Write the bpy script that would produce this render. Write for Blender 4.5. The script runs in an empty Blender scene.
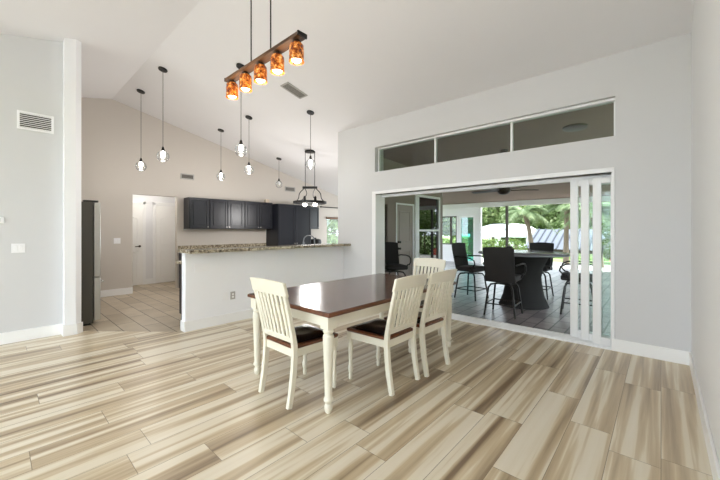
import bpy, bmesh, math, random
from mathutils import Vector, Matrix
random.seed(7)
PI = math.pi
SC = bpy.context.scene
COL = SC.collection

# ------------------------------------------------------------------ helpers
def R(a): return math.radians(a)
RIDGE_X, RIDGE_Z, PITCH = 1.67, 4.15, 0.235
def ceilz(x): return RIDGE_Z - PITCH * abs(x - RIDGE_X)

class MB:
    """collects shapes and links them as ONE mesh object"""
    def __init__(s): s.v = []; s.f = []
    def add(s, vs, fs):
        n = len(s.v); s.v += [tuple(p) for p in vs]; s.f += [tuple(i + n for i in q) for q in fs]; return s
    def box(s, x0, y0, z0, x1, y1, z1):
        return s.prism([(x0, y0), (x1, y0), (x1, y1), (x0, y1)], z0, z1)
    def prism(s, poly, z0, z1):
        a = sum(poly[i][0] * poly[(i + 1) % len(poly)][1] - poly[(i + 1) % len(poly)][0] * poly[i][1] for i in range(len(poly)))
        if a < 0: poly = poly[::-1]
        fz0 = z0 if callable(z0) else (lambda x: z0)
        fz1 = z1 if callable(z1) else (lambda x: z1)
        n = len(poly)
        vs = [(x, y, fz0(x)) for x, y in poly] + [(x, y, fz1(x)) for x, y in poly]
        fs = [tuple(range(n - 1, -1, -1)), tuple(range(n, 2 * n))]
        fs += [(i, (i + 1) % n, n + (i + 1) % n, n + i) for i in range(n)]
        return s.add(vs, fs)
    def xprism(s, poly, x0, x1):
        """poly in (y, z), extruded along x"""
        n = len(poly)
        a = sum(poly[i][0] * poly[(i + 1) % n][1] - poly[(i + 1) % n][0] * poly[i][1] for i in range(n))
        if a < 0: poly = poly[::-1]
        vs = [(x0, y, z) for y, z in poly] + [(x1, y, z) for y, z in poly]
        fs = [tuple(range(n - 1, -1, -1)), tuple(range(n, 2 * n))]
        fs += [(i, (i + 1) % n, n + (i + 1) % n, n + i) for i in range(n)]
        return s.add(vs, fs)
    def yprism(s, poly, y0, y1):
        """poly in (x, z), extruded along y"""
        n = len(poly)
        a = sum(poly[i][0] * poly[(i + 1) % n][1] - poly[(i + 1) % n][0] * poly[i][1] for i in range(n))
        if a > 0: poly = poly[::-1]
        vs = [(x, y0, z) for x, z in poly] + [(x, y1, z) for x, z in poly]
        fs = [tuple(range(n - 1, -1, -1)), tuple(range(n, 2 * n))]
        fs += [(i, (i + 1) % n, n + (i + 1) % n, n + i) for i in range(n)]
        return s.add(vs, fs)
    def tube(s, pts, r, n=10, cap=True):
        pts = [Vector(p) for p in pts]; m = len(pts)
        rs = r if isinstance(r, (list, tuple)) else [r] * m
        base = len(s.v); ref = None
        for i, p in enumerate(pts):
            t = (pts[min(i + 1, m - 1)] - pts[max(i - 1, 0)]).normalized()
            if ref is None:
                ref = Vector((0, 0, 1)) if abs(t.z) < .9 else Vector((1, 0, 0))
            a = (ref - t * ref.dot(t)).normalized(); ref = a; b = t.cross(a)
            for k in range(n):
                g = 2 * PI * k / n
                s.v.append(tuple(p + (a * math.cos(g) + b * math.sin(g)) * rs[i]))
        for i in range(m - 1):
            for k in range(n):
                k2 = (k + 1) % n
                s.f.append((base + i * n + k, base + i * n + k2, base + (i + 1) * n + k2, base + (i + 1) * n + k))
        if cap:
            s.f.append(tuple(base + k for k in range(n - 1, -1, -1)))
            s.f.append(tuple(base + (m - 1) * n + k for k in range(n)))
        return s
    def cyl(s, p0, p1, r, r1=None, n=16): return s.tube([p0, p1], [r, r if r1 is None else r1], n)
    def bar(s, pts, side, w, h):
        """rectangular bar along pts; side = direction of width w"""
        pts = [Vector(p) for p in pts]; m = len(pts); sd = Vector(side).normalized(); base = len(s.v)
        for i, p in enumerate(pts):
            t = (pts[min(i + 1, m - 1)] - pts[max(i - 1, 0)]).normalized()
            b = t.cross(sd).normalized()
            ww = w[i] if isinstance(w, (list, tuple)) else w
            hh = h[i] if isinstance(h, (list, tuple)) else h
            for q in ((-1, -1), (1, -1), (1, 1), (-1, 1)):
                s.v.append(tuple(p + sd * (q[0] * ww / 2) + b * (q[1] * hh / 2)))
        for i in range(m - 1):
            for k in range(4):
                k2 = (k + 1) % 4
                s.f.append((base + i * 4 + k, base + i * 4 + k2, base + i * 4 + 4 + k2, base + i * 4 + 4 + k))
        s.f.append((base + 3, base + 2, base + 1, base)); e = base + (m - 1) * 4
        s.f.append((e, e + 1, e + 2, e + 3)); return s
    def lathe(s, prof, c=(0, 0, 0), n=24, cap=True, sx=1, sy=1):
        base = len(s.v); m = len(prof)
        for r, z in prof:
            for k in range(n):
                g = 2 * PI * k / n
                s.v.append((c[0] + r * sx * math.cos(g), c[1] + r * sy * math.sin(g), c[2] + z))
        for i in range(m - 1):
            for k in range(n):
                k2 = (k + 1) % n
                s.f.append((base + i * n + k, base + i * n + k2, base + (i + 1) * n + k2, base + (i + 1) * n + k))
        if cap:
            s.f.append(tuple(base + k for k in range(n - 1, -1, -1)))
            s.f.append(tuple(base + (m - 1) * n + k for k in range(n)))
        return s
    def ring(s, R0, r, c=(0, 0, 0), n=32, h=None, sx=1, sy=1):
        """flat band ring: radius R0, thickness r, height h"""
        h = h or r; base = len(s.v)
        for k in range(n):
            g = 2 * PI * k / n
            for dr, dz in ((-r / 2, -h / 2), (r / 2, -h / 2), (r / 2, h / 2), (-r / 2, h / 2)):
                s.v.append((c[0] + (R0 + dr) * sx * math.cos(g), c[1] + (R0 + dr) * sy * math.sin(g), c[2] + dz))
        for k in range(n):
            a = base + k * 4; b = base + ((k + 1) % n) * 4
            for q in range(4):
                q2 = (q + 1) % 4
                s.f.append((a + q, b + q, b + q2, a + q2))
        return s
    def frame(s, x0, z0, x1, z1, w, y0, y1):
        """rectangular frame in the xz plane"""
        s.box(x0, y0, z0, x0 + w, y1, z1); s.box(x1 - w, y0, z0, x1, y1, z1)
        s.box(x0 + w, y0, z0, x1 - w, y1, z0 + w); return s.box(x0 + w, y0, z1 - w, x1 - w, y1, z1)
    def yframe(s, y0, z0, y1, z1, w, x0, x1):
        """rectangular frame in the yz plane"""
        s.box(x0, y0, z0, x1, y0 + w, z1); s.box(x0, y1 - w, z0, x1, y1, z1)
        s.box(x0, y0 + w, z0, x1, y1 - w, z0 + w); return s.box(x0, y0 + w, z1 - w, x1, y1 - w, z1)
    def build(s, name, mat, parent=None, bevel=0, loc=None, rot=None, kind=None, angle=35):
        me = bpy.data.meshes.new(name); me.from_pydata(s.v, [], s.f); me.update()
        bm = bmesh.new(); bm.from_mesh(me); bmesh.ops.recalc_face_normals(bm, faces=bm.faces); bm.to_mesh(me); bm.free()
        me.polygons.foreach_set('use_smooth', [True] * len(me.polygons))
        me.set_sharp_from_angle(angle=R(angle))
        me.materials.append(mat)
        o = bpy.data.objects.new(name, me); COL.objects.link(o)
        if parent: o.parent = parent
        if loc: o.location = loc
        if rot: o.rotation_euler = rot
        if kind: o['kind'] = kind
        if bevel:
            b = o.modifiers.new('bevel', 'BEVEL'); b.width = bevel; b.segments = 2; b.limit_method = 'ANGLE'; b.angle_limit = R(40)
        return o

def tag(o, label, cat, group=None):
    o['label'] = label; o['category'] = cat
    if group: o['group'] = group
    return o
def thing(name, label, cat, loc=(0, 0, 0), rz=0, group=None):
    o = bpy.data.objects.new(name, None); COL.objects.link(o); o.empty_display_size = .1
    o.location = loc; o.rotation_euler = (0, 0, rz); return tag(o, label, cat, group)
def copy_tree(o, parent=None):
    c = o.copy(); COL.objects.link(c)
    if parent: c.parent = parent
    for ch in list(o.children): copy_tree(ch, c)
    return c
def dup(o, loc, rz=0, label=None):
    c = copy_tree(o); c.location = loc; c.rotation_euler = (0, 0, rz)
    if label: c['label'] = label
    return c

# ------------------------------------------------------------------ materials
def srgb(r, g, b):
    f = lambda c: (c / 255 / 12.92) if c / 255 <= .04045 else ((c / 255 + .055) / 1.055) ** 2.4
    return (f(r), f(g), f(b), 1)
def new_mat(name):
    m = bpy.data.materials.new(name); m.use_nodes = True
    nt = m.node_tree; return m, nt, nt.nodes['Principled BSDF']
def N(nt, t, **kw):
    n = nt.nodes.new(t)
    for k, v in kw.items(): setattr(n, k, v)
    return n
def L(nt, a, b): nt.links.new(a, b)
def math_node(nt, op, a, b=None):
    n = N(nt, 'ShaderNodeMath', operation=op)
    for i, q in enumerate((a, b)):
        if q is None: continue
        if isinstance(q, (int, float)): n.inputs[i].default_value = q
        else: L(nt, q, n.inputs[i])
    return n.outputs[0]
def plain(name, col, rough=.5, metal=0, var=.04, scale=6, spec=.5, bump=0, coat=0):
    """one colour with a slight procedural variation"""
    m, nt, p = new_mat(name)
    tc = N(nt, 'ShaderNodeTexCoord'); no = N(nt, 'ShaderNodeTexNoise'); no.inputs['Scale'].default_value = scale; no.inputs['Detail'].default_value = 4
    L(nt, tc.outputs['Object'], no.inputs['Vector'])
    mx = N(nt, 'ShaderNodeMix', data_type='RGBA')
    mx.inputs[6].default_value = tuple(c * (1 - var) for c in col[:3]) + (1,)
    mx.inputs[7].default_value = tuple(min(1, c * (1 + var)) for c in col[:3]) + (1,)
    L(nt, no.outputs['Fac'], mx.inputs[0]); L(nt, mx.outputs[2], p.inputs['Base Color'])
    p.inputs['Roughness'].default_value = rough; p.inputs['Metallic'].default_value = metal
    p.inputs['Specular IOR Level'].default_value = spec; p.inputs['Coat Weight'].default_value = coat
    if bump:
        b = N(nt, 'ShaderNodeBump'); b.inputs['Strength'].default_value = bump; b.inputs['Distance'].default_value = .01
        L(nt, no.outputs['Fac'], b.inputs['Height']); L(nt, b.outputs[0], p.inputs['Normal'])
    return m
def ramp(nt, fac, stops, interp='LINEAR'):
    r = N(nt, 'ShaderNodeValToRGB'); e = r.color_ramp.elements; r.color_ramp.interpolation = interp
    while len(e) < len(stops): e.new(.5)
    for i, (p, c) in enumerate(stops): e[i].position = p; e[i].color = c
    L(nt, fac, r.inputs[0]); return r.outputs[0]
def glow(name, col, strength):
    m, nt, p = new_mat(name)
    p.inputs['Base Color'].default_value = col; p.inputs['Emission Color'].default_value = col
    p.inputs['Emission Strength'].default_value = strength; return m
def glass(name, tint, gloss=.08, rough=.02, fk=.6):
    m = bpy.data.materials.new(name); m.use_nodes = True; nt = m.node_tree; nt.nodes.clear()
    out = N(nt, 'ShaderNodeOutputMaterial'); tr = N(nt, 'ShaderNodeBsdfTransparent'); gl = N(nt, 'ShaderNodeBsdfGlossy')
    tr.inputs['Color'].default_value = tint; gl.inputs['Roughness'].default_value = rough
    fr = N(nt, 'ShaderNodeLayerWeight'); fr.inputs['Blend'].default_value = .25
    k = math_node(nt, 'MULTIPLY', fr.outputs['Fresnel'], fk); k = math_node(nt, 'ADD', k, gloss)
    mx = N(nt, 'ShaderNodeMixShader'); L(nt, k, mx.inputs[0]); L(nt, tr.outputs[0], mx.inputs[1]); L(nt, gl.outputs[0], mx.inputs[2])
    L(nt, mx.outputs[0], out.inputs[0]); return m

def plank_mat():
    m, nt, p = new_mat('wood_plank_tile')
    tc = N(nt, 'ShaderNodeTexCoord'); sp = N(nt, 'ShaderNodeSeparateXYZ'); L(nt, tc.outputs['Object'], sp.inputs[0])
    W, LEN = .245, 1.25
    yr = math_node(nt, 'DIVIDE', sp.outputs[1], W); row = math_node(nt, 'FLOOR', yr); fy = math_node(nt, 'FRACT', yr)
    wn = N(nt, 'ShaderNodeTexWhiteNoise', noise_dimensions='1D'); L(nt, row, wn.inputs['W'])
    xr = math_node(nt, 'ADD', math_node(nt, 'DIVIDE', sp.outputs[0], LEN), math_node(nt, 'MULTIPLY', wn.outputs['Value'], 5))
    colm = math_node(nt, 'FLOOR', xr); fx = math_node(nt, 'FRACT', xr)
    wid = N(nt, 'ShaderNodeTexWhiteNoise', noise_dimensions='2D'); cb = N(nt, 'ShaderNodeCombineXYZ')
    L(nt, row, cb.inputs[0]); L(nt, colm, cb.inputs[1]); L(nt, cb.outputs[0], wid.inputs['Vector'])
    pid = wid.outputs['Value']
    # long wandering bands, a different cut for every plank
    cv = N(nt, 'ShaderNodeCombineXYZ')
    L(nt, math_node(nt, 'ADD', math_node(nt, 'MULTIPLY', sp.outputs[0], .34), math_node(nt, 'MULTIPLY', pid, 37)), cv.inputs[0])
    L(nt, math_node(nt, 'ADD', math_node(nt, 'MULTIPLY', sp.outputs[1], 10.5), math_node(nt, 'MULTIPLY', pid, 91)), cv.inputs[1])
    n1 = N(nt, 'ShaderNodeTexNoise'); n1.inputs['Scale'].default_value = 1; n1.inputs['Detail'].default_value = 2.2; n1.inputs['Distortion'].default_value = .4
    L(nt, cv.outputs[0], n1.inputs['Vector'])
    cv2 = N(nt, 'ShaderNodeCombineXYZ')
    L(nt, math_node(nt, 'ADD', math_node(nt, 'MULTIPLY', sp.outputs[0], 1.6), math_node(nt, 'MULTIPLY', pid, 53)), cv2.inputs[0])
    L(nt, math_node(nt, 'MULTIPLY', sp.outputs[1], 45), cv2.inputs[1])
    n2 = N(nt, 'ShaderNodeTexNoise'); n2.inputs['Scale'].default_value = 1; n2.inputs['Detail'].default_value = 5; n2.inputs['Distortion'].default_value = .8
    L(nt, cv2.outputs[0], n2.inputs['Vector'])
    fac = math_node(nt, 'ADD', n1.outputs['Fac'], math_node(nt, 'MULTIPLY', math_node(nt, 'SUBTRACT', n2.outputs['Fac'], .5), .16))
    fac = math_node(nt, 'ADD', fac, math_node(nt, 'MULTIPLY', math_node(nt, 'SUBTRACT', pid, .5), .10))
    c = ramp(nt, fac, [(.27, srgb(130, 110, 88)), (.37, srgb(174, 154, 126)), (.47, srgb(200, 181, 150)), (.51, srgb(208, 192, 163)), (.55, srgb(224, 213, 191)), (.72, srgb(231, 222, 204))])
    g = math_node(nt, 'MAXIMUM', math_node(nt, 'GREATER_THAN', math_node(nt, 'ABSOLUTE', math_node(nt, 'SUBTRACT', fy, .5)), .4925),
                  math_node(nt, 'GREATER_THAN', math_node(nt, 'ABSOLUTE', math_node(nt, 'SUBTRACT', fx, .5)), .4985))
    mx = N(nt, 'ShaderNodeMix', data_type='RGBA'); L(nt, math_node(nt, 'MULTIPLY', g, .75), mx.inputs[0]); L(nt, c, mx.inputs[6]); mx.inputs[7].default_value = srgb(120, 104, 84)
    L(nt, mx.outputs[2], p.inputs['Base Color'])
    p.inputs['Roughness'].default_value = .29; p.inputs['Specular IOR Level'].default_value = .5
    b = N(nt, 'ShaderNodeBump'); b.inputs['Strength'].default_value = .25; b.inputs['Distance'].default_value = .003; b.invert = True
    L(nt, g, b.inputs['Height']); L(nt, b.outputs[0], p.inputs['Normal'])
    return m
def tile_mat():
    m, nt, p = new_mat('kitchen_floor_tile')
    tc = N(nt, 'ShaderNodeTexCoord'); mp = N(nt, 'ShaderNodeMapping'); mp.inputs['Rotation'].default_value = (0, 0, R(90))
    L(nt, tc.outputs['Object'], mp.inputs[0])
    br = N(nt, 'ShaderNodeTexBrick'); br.offset = .5; br.inputs['Scale'].default_value = 1
    br.inputs['Brick Width'].default_value = .74; br.inputs['Row Height'].default_value = .24; br.inputs['Mortar Size'].default_value = .006
    br.inputs['Color1'].default_value = srgb(204, 190, 168); br.inputs['Color2'].default_value = srgb(176, 160, 136); br.inputs['Mortar'].default_value = srgb(92, 82, 70)
    L(nt, mp.outputs[0], br.inputs['Vector'])
    no = N(nt, 'ShaderNodeTexNoise'); no.inputs['Scale'].default_value = 3; no.inputs['Detail'].default_value = 6; L(nt, tc.outputs['Object'], no.inputs['Vector'])
    mx = N(nt, 'ShaderNodeMix', data_type='RGBA', blend_type='MULTIPLY'); mx.inputs[0].default_value = .6
    L(nt, br.outputs['Color'], mx.inputs[6]); L(nt, ramp(nt, no.outputs['Fac'], [(.3, (.72, .7, .68, 1)), (.65, (1, 1, 1, 1))]), mx.inputs[7])
    L(nt, mx.outputs[2], p.inputs['Base Color']); p.inputs['Roughness'].default_value = .4; return m
def paver_mat():
    m, nt, p = new_mat('patio_paver')
    tc = N(nt, 'ShaderNodeTexCoord')
    br = N(nt, 'ShaderNodeTexBrick'); br.offset = .5; br.inputs['Scale'].default_value = 1
    br.inputs['Brick Width'].default_value = .40; br.inputs['Row Height'].default_value = .20; br.inputs['Mortar Size'].default_value = .011
    br.inputs['Color1'].default_value = srgb(168, 158, 158); br.inputs['Color2'].default_value = srgb(118, 110, 110); br.inputs['Mortar'].default_value = srgb(58, 54, 52)
    L(nt, tc.outputs['Object'], br.inputs['Vector'])
    no = N(nt, 'ShaderNodeTexNoise'); no.inputs['Scale'].default_value = 2.3; no.inputs['Detail'].default_value = 5; L(nt, tc.outputs['Object'], no.inputs['Vector'])
    mx = N(nt, 'ShaderNodeMix', data_type='RGBA', blend_type='MULTIPLY'); mx.inputs[0].default_value = .7
    L(nt, br.outputs['Color'], mx.inputs[6]); L(nt, ramp(nt, no.outputs['Fac'], [(.35, (.6, .58, .56, 1)), (.65, (1, 1, 1, 1))]), mx.inputs[7])
    L(nt, mx.outputs[2], p.inputs['Base Color']); p.inputs['Roughness'].default_value = .33; p.inputs['Specular IOR Level'].default_value = .9; return m
def granite_mat():
    m, nt, p = new_mat('speckled_granite')
    tc = N(nt, 'ShaderNodeTexCoord')
    n1 = N(nt, 'ShaderNodeTexNoise'); n1.inputs['Scale'].default_value = 26; n1.inputs['Detail'].default_value = 5; n1.inputs['Roughness'].default_value = .7
    v = N(nt, 'ShaderNodeTexVoronoi'); v.inputs['Scale'].default_value = 60
    for q in (n1, v): L(nt, tc.outputs['Object'], q.inputs['Vector'])
    c1 = ramp(nt, n1.outputs['Fac'], [(.36, srgb(46, 42, 38)), (.43, srgb(122, 110, 94)), (.52, srgb(176, 164, 140)), (.62, srgb(216, 208, 188))])
    mx = N(nt, 'ShaderNodeMix', data_type='RGBA', blend_type='MULTIPLY'); mx.inputs[0].default_value = .3
    L(nt, c1, mx.inputs[6]); L(nt, v.outputs['Distance'], mx.inputs[7]); L(nt, mx.outputs[2], p.inputs['Base Color'])
    p.inputs['Roughness'].default_value = .15; return m
def wood_mat(name, dark, light, rough=.25, axis=0, coat=0):
    m, nt, p = new_mat(name)
    tc = N(nt, 'ShaderNodeTexCoord'); mp = N(nt, 'ShaderNodeMapping')
    mp.inputs['Scale'].default_value = (1.2, 22, 22) if axis == 0 else (22, 1.2, 22)
    L(nt, tc.outputs['Object'], mp.inputs[0])
    no = N(nt, 'ShaderNodeTexNoise'); no.inputs['Scale'].default_value = 1.4; no.inputs['Detail'].default_value = 6; no.inputs['Distortion'].default_value = 1
    L(nt, mp.outputs[0], no.inputs['Vector'])
    L(nt, ramp(nt, no.outputs['Fac'], [(.3, dark), (.7, light)]), p.inputs['Base Color'])
    p.inputs['Roughness'].default_value = rough; p.inputs['Coat Weight'].default_value = coat; p.inputs['Coat Roughness'].default_value = .08; return m
def leaf_mat(name, a, b, c):
    m, nt, p = new_mat(name)
    g = N(nt, 'ShaderNodeNewGeometry')
    L(nt, ramp(nt, g.outputs['Random Per Island'], [(0, a), (.5, b), (1, c)]), p.inputs['Base Color'])
    p.inputs['Roughness'].default_value = .55; p.inputs['Specular IOR Level'].default_value = .3
    tr = N(nt, 'ShaderNodeBsdfTranslucent'); tr.inputs['Color'].default_value = b
    mx = N(nt, 'ShaderNodeMixShader'); mx.inputs[0].default_value = .35
    out = nt.nodes['Material Output']; L(nt, p.outputs[0], mx.inputs[1]); L(nt, tr.outputs[0], mx.inputs[2]); L(nt, mx.outputs[0], out.inputs[0])
    return m
def amber_mat():
    m, nt, p = new_mat('mottled_amber_glass')
    tc = N(nt, 'ShaderNodeTexCoord'); no = N(nt, 'ShaderNodeTexNoise'); no.inputs['Scale'].default_value = 34; no.inputs['Detail'].default_value = 5; no.inputs['Roughness'].default_value = .65
    L(nt, tc.outputs['Object'], no.inputs['Vector'])
    c = ramp(nt, no.outputs['Fac'], [(.36, srgb(52, 22, 10)), (.47, srgb(132, 62, 18)), (.57, srgb(196, 116, 40)), (.68, srgb(238, 190, 116))])
    L(nt, c, p.inputs['Base Color']); L(nt, c, p.inputs['Emission Color']); p.inputs['Emission Strength'].default_value = .28
    p.inputs['Roughness'].default_value = .15; return m
def grille_mat(name, col): return plain(name, col, .5)

M = dict(
    wallr=plain('wall_paint_lit_tone', srgb(234, 234, 235), .6, var=.012, scale=2), wall=plain('wall_paint_dim_tone', srgb(213, 213, 214), .6, var=.012, scale=2),  # one wall paint in two tones, brighter and dimmer lighting put into the colour
    halfwall=plain('white_paint_lit_tone', srgb(246, 247, 250), .5, var=.01),  # whiter tone carries the lit look of half wall and wall end
    kwall=plain('warm_white_wall_paint', srgb(206, 199, 191), .6, var=.012, scale=2),
    ceil=plain('ceiling_paint', srgb(232, 231, 233), .8, var=.012, scale=3),
    trim=plain('white_trim_paint', srgb(245, 245, 244), .35, var=.01),
    door=plain('white_door_paint', srgb(244, 243, 240), .35, var=.01),
    vinyl=plain('white_vinyl_frame', srgb(242, 243, 244), .35, var=.01),
    plank=plank_mat(), tile=tile_mat(), paver=paver_mat(), granite=granite_mat(),
    cream=plain('cream_painted_wood', srgb(238, 233, 216), .35, var=.03),
    top=wood_mat('dark_cherry_tabletop', srgb(58, 32, 24), srgb(92, 54, 40), .2, 0, .25),
    topedge=wood_mat('brown_wood_edge', srgb(88, 50, 30), srgb(122, 74, 46), .3),
    seatwood=wood_mat('brown_seat_wood', srgb(76, 42, 26), srgb(118, 68, 40), .28, 1),
    pad=plain('black_vinyl_pad', srgb(26, 22, 24), .16, var=.15, bump=.15, scale=9),
    navy=plain('blue_black_cabinet_paint', srgb(26, 28, 36), .32, var=.06),
    knob=plain('brushed_nickel', srgb(190, 188, 184), .3, 1),
    tapm=plain('dark_brushed_metal', srgb(120, 120, 122), .35, .8),
    steel=plain('stainless_steel', srgb(190, 190, 186), .35, .8, var=.03),
    fridge=plain('dark_grey_appliance_side', srgb(76, 74, 68), .4, .2),
    black=plain('black_metal', srgb(22, 21, 21), .4, .3),
    bronze=plain('dark_bronze_metal', srgb(58, 50, 42), .4, .5),
    barwood=wood_mat('rustic_bar_wood', srgb(60, 38, 22), srgb(122, 82, 48), .5, 1),
    cord=plain('grey_cord', srgb(84, 80, 76), .6),
    amber=amber_mat(),
    bulb=glow('lit_bulb', (1, .93, .82, 1), 9),
    bulbwarm=glow('warm_lit_bulb', (1, .84, .6, 1), 4),
    globe=glass('clear_globe_glass', (.95, .96, .96, 1), .08),
    pane=glass('clear_window_glass', (.93, .97, .95, 1), .02),
    slide=glass('green_tinted_door_glass', (.955, .985, .975, 1), .008, .02, .15),
    mirrorpane=glass('reflective_window_glass', (.025, .03, .025, 1), .12),
    teal=glass('teal_pool_reflection_glass', (.20, .52, .48, 1), .12),  # pool reflection put into the glass tint
    slat=plain('grey_vent_slat', srgb(150, 146, 140), .5), dark=plain('dark_vent_opening', srgb(48, 46, 44), .8),
    plate=plain('white_plastic', srgb(246, 246, 248), .4, var=.01), greyp=plain('grey_plastic', srgb(176, 174, 170), .4),
    beigep=plain('beige_plastic', srgb(206, 190, 170), .5),
    taupe=plain('taupe_patio_ceiling_paint', srgb(134, 114, 105), .8, var=.02),
    taupewall=plain('taupe_patio_wall_paint', srgb(150, 138, 130), .85, var=.03), taupedoor=plain('taupe_door_paint', srgb(158, 146, 138), .45, var=.02),
    stucco=plain('white_stucco', srgb(236, 234, 236), .9, var=.04, scale=40, bump=.2),
    sling=plain('dark_brown_woven_sling', srgb(27, 24, 23), .75, var=.25, scale=90, bump=.3),
    outmetal=plain('dark_cast_metal', srgb(36, 32, 30), .32, .4),
    cushion=plain('dark_grey_cushion', srgb(46, 42, 41), .8, var=.1, scale=40),
    wicker=plain('dark_wicker', srgb(22, 19, 17), .85, var=.35, scale=70, bump=.5),
    slate=plain('grey_stone_top', srgb(120, 122, 128), .18, var=.08, scale=20),
    grass=plain('lawn_grass', srgb(112, 134, 70), .9, var=.25, scale=3),
    postm=plain('weathered_bronze', srgb(84, 79, 70), .5, .2),
    deck=plain('pale_concrete', srgb(214, 208, 200), .85, var=.06, scale=5),
    water=plain('canal_water', srgb(92, 116, 110), .08, var=.1, scale=1, bump=.1),
    canvas=plain('white_canvas', srgb(246, 246, 244), .8, var=.02),
    metalroof=plain('grey_metal_roof', srgb(80, 83, 92), .6, 0, var=.05), seam=plain('dark_roof_seam', srgb(44, 47, 54), .6),
    bark=plain('pale_brown_bark', srgb(118, 106, 90), .9, var=.25, scale=20, bump=.5),
    leafA=leaf_mat('hedge_leaves', srgb(62, 84, 36), srgb(98, 120, 58), srgb(138, 152, 92)),
    leafB=leaf_mat('tree_leaves', srgb(78, 98, 54), srgb(122, 140, 86), srgb(168, 176, 128)),
    leafP=leaf_mat('palm_leaves', srgb(84, 102, 70), srgb(124, 142, 102), srgb(170, 178, 138)),
    red=leaf_mat('red_flowers', srgb(190, 40, 60), srgb(220, 66, 92), srgb(120, 140, 70)),
)

# ------------------------------------------------------------------ room shell
XW, XWO = 4.80, 5.06          # slider wall inner and outer face
YR, YL, YK = -.23, 5.93, 8.57  # right wall, left wall, kitchen far wall
YN0, YN1 = 4.80, 4.97          # nook wall outer and inner face
XB, XE = -4.0, 8.80
PZ0 = -.05
st = 'structure'
fl = MB().prism([(XB, YR), (XWO, YR), (XWO, 4.81), (1.75, 4.81), (.84, 5.87), (.62, YL), (XB, YL)], -.1, 0).build('floor', M['plank'], kind=st)
MB().prism([(.30, YL + .12), (.62, YL), (.84, 5.87), (1.75, 4.81), (XWO, 4.81), (XE, YN1 - .1), (XE, YK), (3.7, YK), (3.7, 9.9), (1.2, 9.9), (1.2, YK), (.30, YK)], -.1, 0).build('floor_kitchen', M['tile'], kind=st)
ce = MB()
for xa, xb, ya, yb in ((XB, RIDGE_X, YR - .15, YK + .12), (RIDGE_X, XWO + .02, YR - .15, YN1), (RIDGE_X, XE + .15, YN1, YK + .12)):
    ce.yprism([(xa, ceilz(xa)), (xb, ceilz(xb)), (xb, ceilz(xb) + .12), (xa, ceilz(xa) + .12)], ya, yb)
ce.build('ceiling', M['ceil'], kind=st)
def gable(x0, x1): # polygon up to the ceiling in (x,z)
    p = [(x0, 0), (x1, 0), (x1, ceilz(x1))]
    if x0 < RIDGE_X < x1: p.append((RIDGE_X, RIDGE_Z))
    return p + [(x0, ceilz(x0))]
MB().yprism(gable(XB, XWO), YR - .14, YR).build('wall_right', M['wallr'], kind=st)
# left wall with its splayed end by the kitchen passage
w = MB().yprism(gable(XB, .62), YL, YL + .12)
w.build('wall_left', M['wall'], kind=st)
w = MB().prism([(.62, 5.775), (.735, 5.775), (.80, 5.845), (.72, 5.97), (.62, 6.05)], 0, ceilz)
w.build('wall_left_end', M['halfwall'], kind=st)  # same wall, its brighter lighting painted in with the whiter tone
MB().prism([(.20, YL + .12), (.30, YL + .12), (.30, YK), (.20, YK)], 0, ceilz).build('wall_kitchen_side', M['kwall'], kind=st)
# slider wall with opening and clerestory
OY0, OY1, OZ = .425, 3.97, 2.06
CY0, CY1, CZ0, CZ1 = .39, 3.975, 2.475, 2.935
w = MB(); zt = ceilz(XW)
w.box(XW, YR - .14, 0, XWO, OY0, OZ); w.box(XW, OY1, 0, XWO, YN1, OZ)
w.box(XW, YR - .14, OZ, XWO, YN1, CZ0)
w.box(XW, YR - .14, CZ0, XWO, CY0, CZ1); w.box(XW, CY1, CZ0, XWO, YN1, CZ1)
w.yprism([(XW, CZ1), (XWO, CZ1), (XWO, ceilz(XWO)), (XW, zt)], YR - .14, YN1)
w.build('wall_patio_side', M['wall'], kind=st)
# kitchen far wall with hall opening and nook window
HX0, HX1, HZ = 2.04, 2.94, 2.18
WX0, WX1, WZ0, WZ1 = 7.74, 8.5, .80, 1.79
w = MB()
w.box(.20, YK, 0, HX0, YK + .12, HZ); w.box(HX1, YK, 0, WX0, YK + .12, HZ)
w.box(WX0, YK, 0, WX1, YK + .12, WZ0); w.box(WX0, YK, WZ1, WX1, YK + .12, HZ); w.box(WX1, YK, 0, XE + .14, YK + .12, HZ)
w.yprism([(.20, HZ), (XE + .14, HZ), (XE + .14, ceilz(XE + .14)), (RIDGE_X, RIDGE_Z), (.20, ceilz(.20))], YK, YK + .12)
w.build('wall_kitchen_far', M['kwall'], kind=st)
# nook wall towards the patio (door and two windows), nook end wall with an unseen opening added for light
DX0, DX1 = 6.60, 7.40
w = MB()
def hole_wall(w, spans, z1f, y0, y1, xa, xb):
    """spans: sorted (x0,x1,z0,z1) openings"""
    x = xa
    for (a, b, z0, z1) in spans:
        w.box(x, y0, 0, a, y1, 2.42)
        if z0 > 0: w.box(a, y0, 0, b, y1, z0)
        w.box(a, y0, z1, b, y1, 2.42); x = b
    w.box(x, y0, 0, xb, y1, 2.42)
    w.yprism([(xa, 2.42), (xb, 2.42), (xb, z1f(xb)), (xa, z1f(xa))], y0, y1)
NW1 = (5.72, 6.26, .95, 2.0); NW2 = (7.36 + .22, 8.78, .42, 2.34)
hole_wall(w, [NW1, (DX0, DX1, 0, 2.06), NW2], lambda x: max(ceilz(x), 3.16 - .068 * (x - 5)) + .06, YN0, YN1, XWO, XE + .14)
w.build('wall_nook', M['taupewall'], kind=st)
w = MB(); w.box(XE, YN1, 0, XE + .14, 5.5, 2.35); w.box(XE, 5.5, 0, XE + .14, 8.2, .6); w.box(XE, 5.5, 2.2, XE + .14, 8.2, 2.35); w.box(XE, 8.2, 0, XE + .14, YK, 2.35)
w.yprism([(XE, 2.35), (XE + .14, 2.35), (XE + .14, ceilz(XE + .14)), (XE, ceilz(XE))], YN1, YK)
w.build('wall_nook_end', M['kwall'], kind=st)
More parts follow.
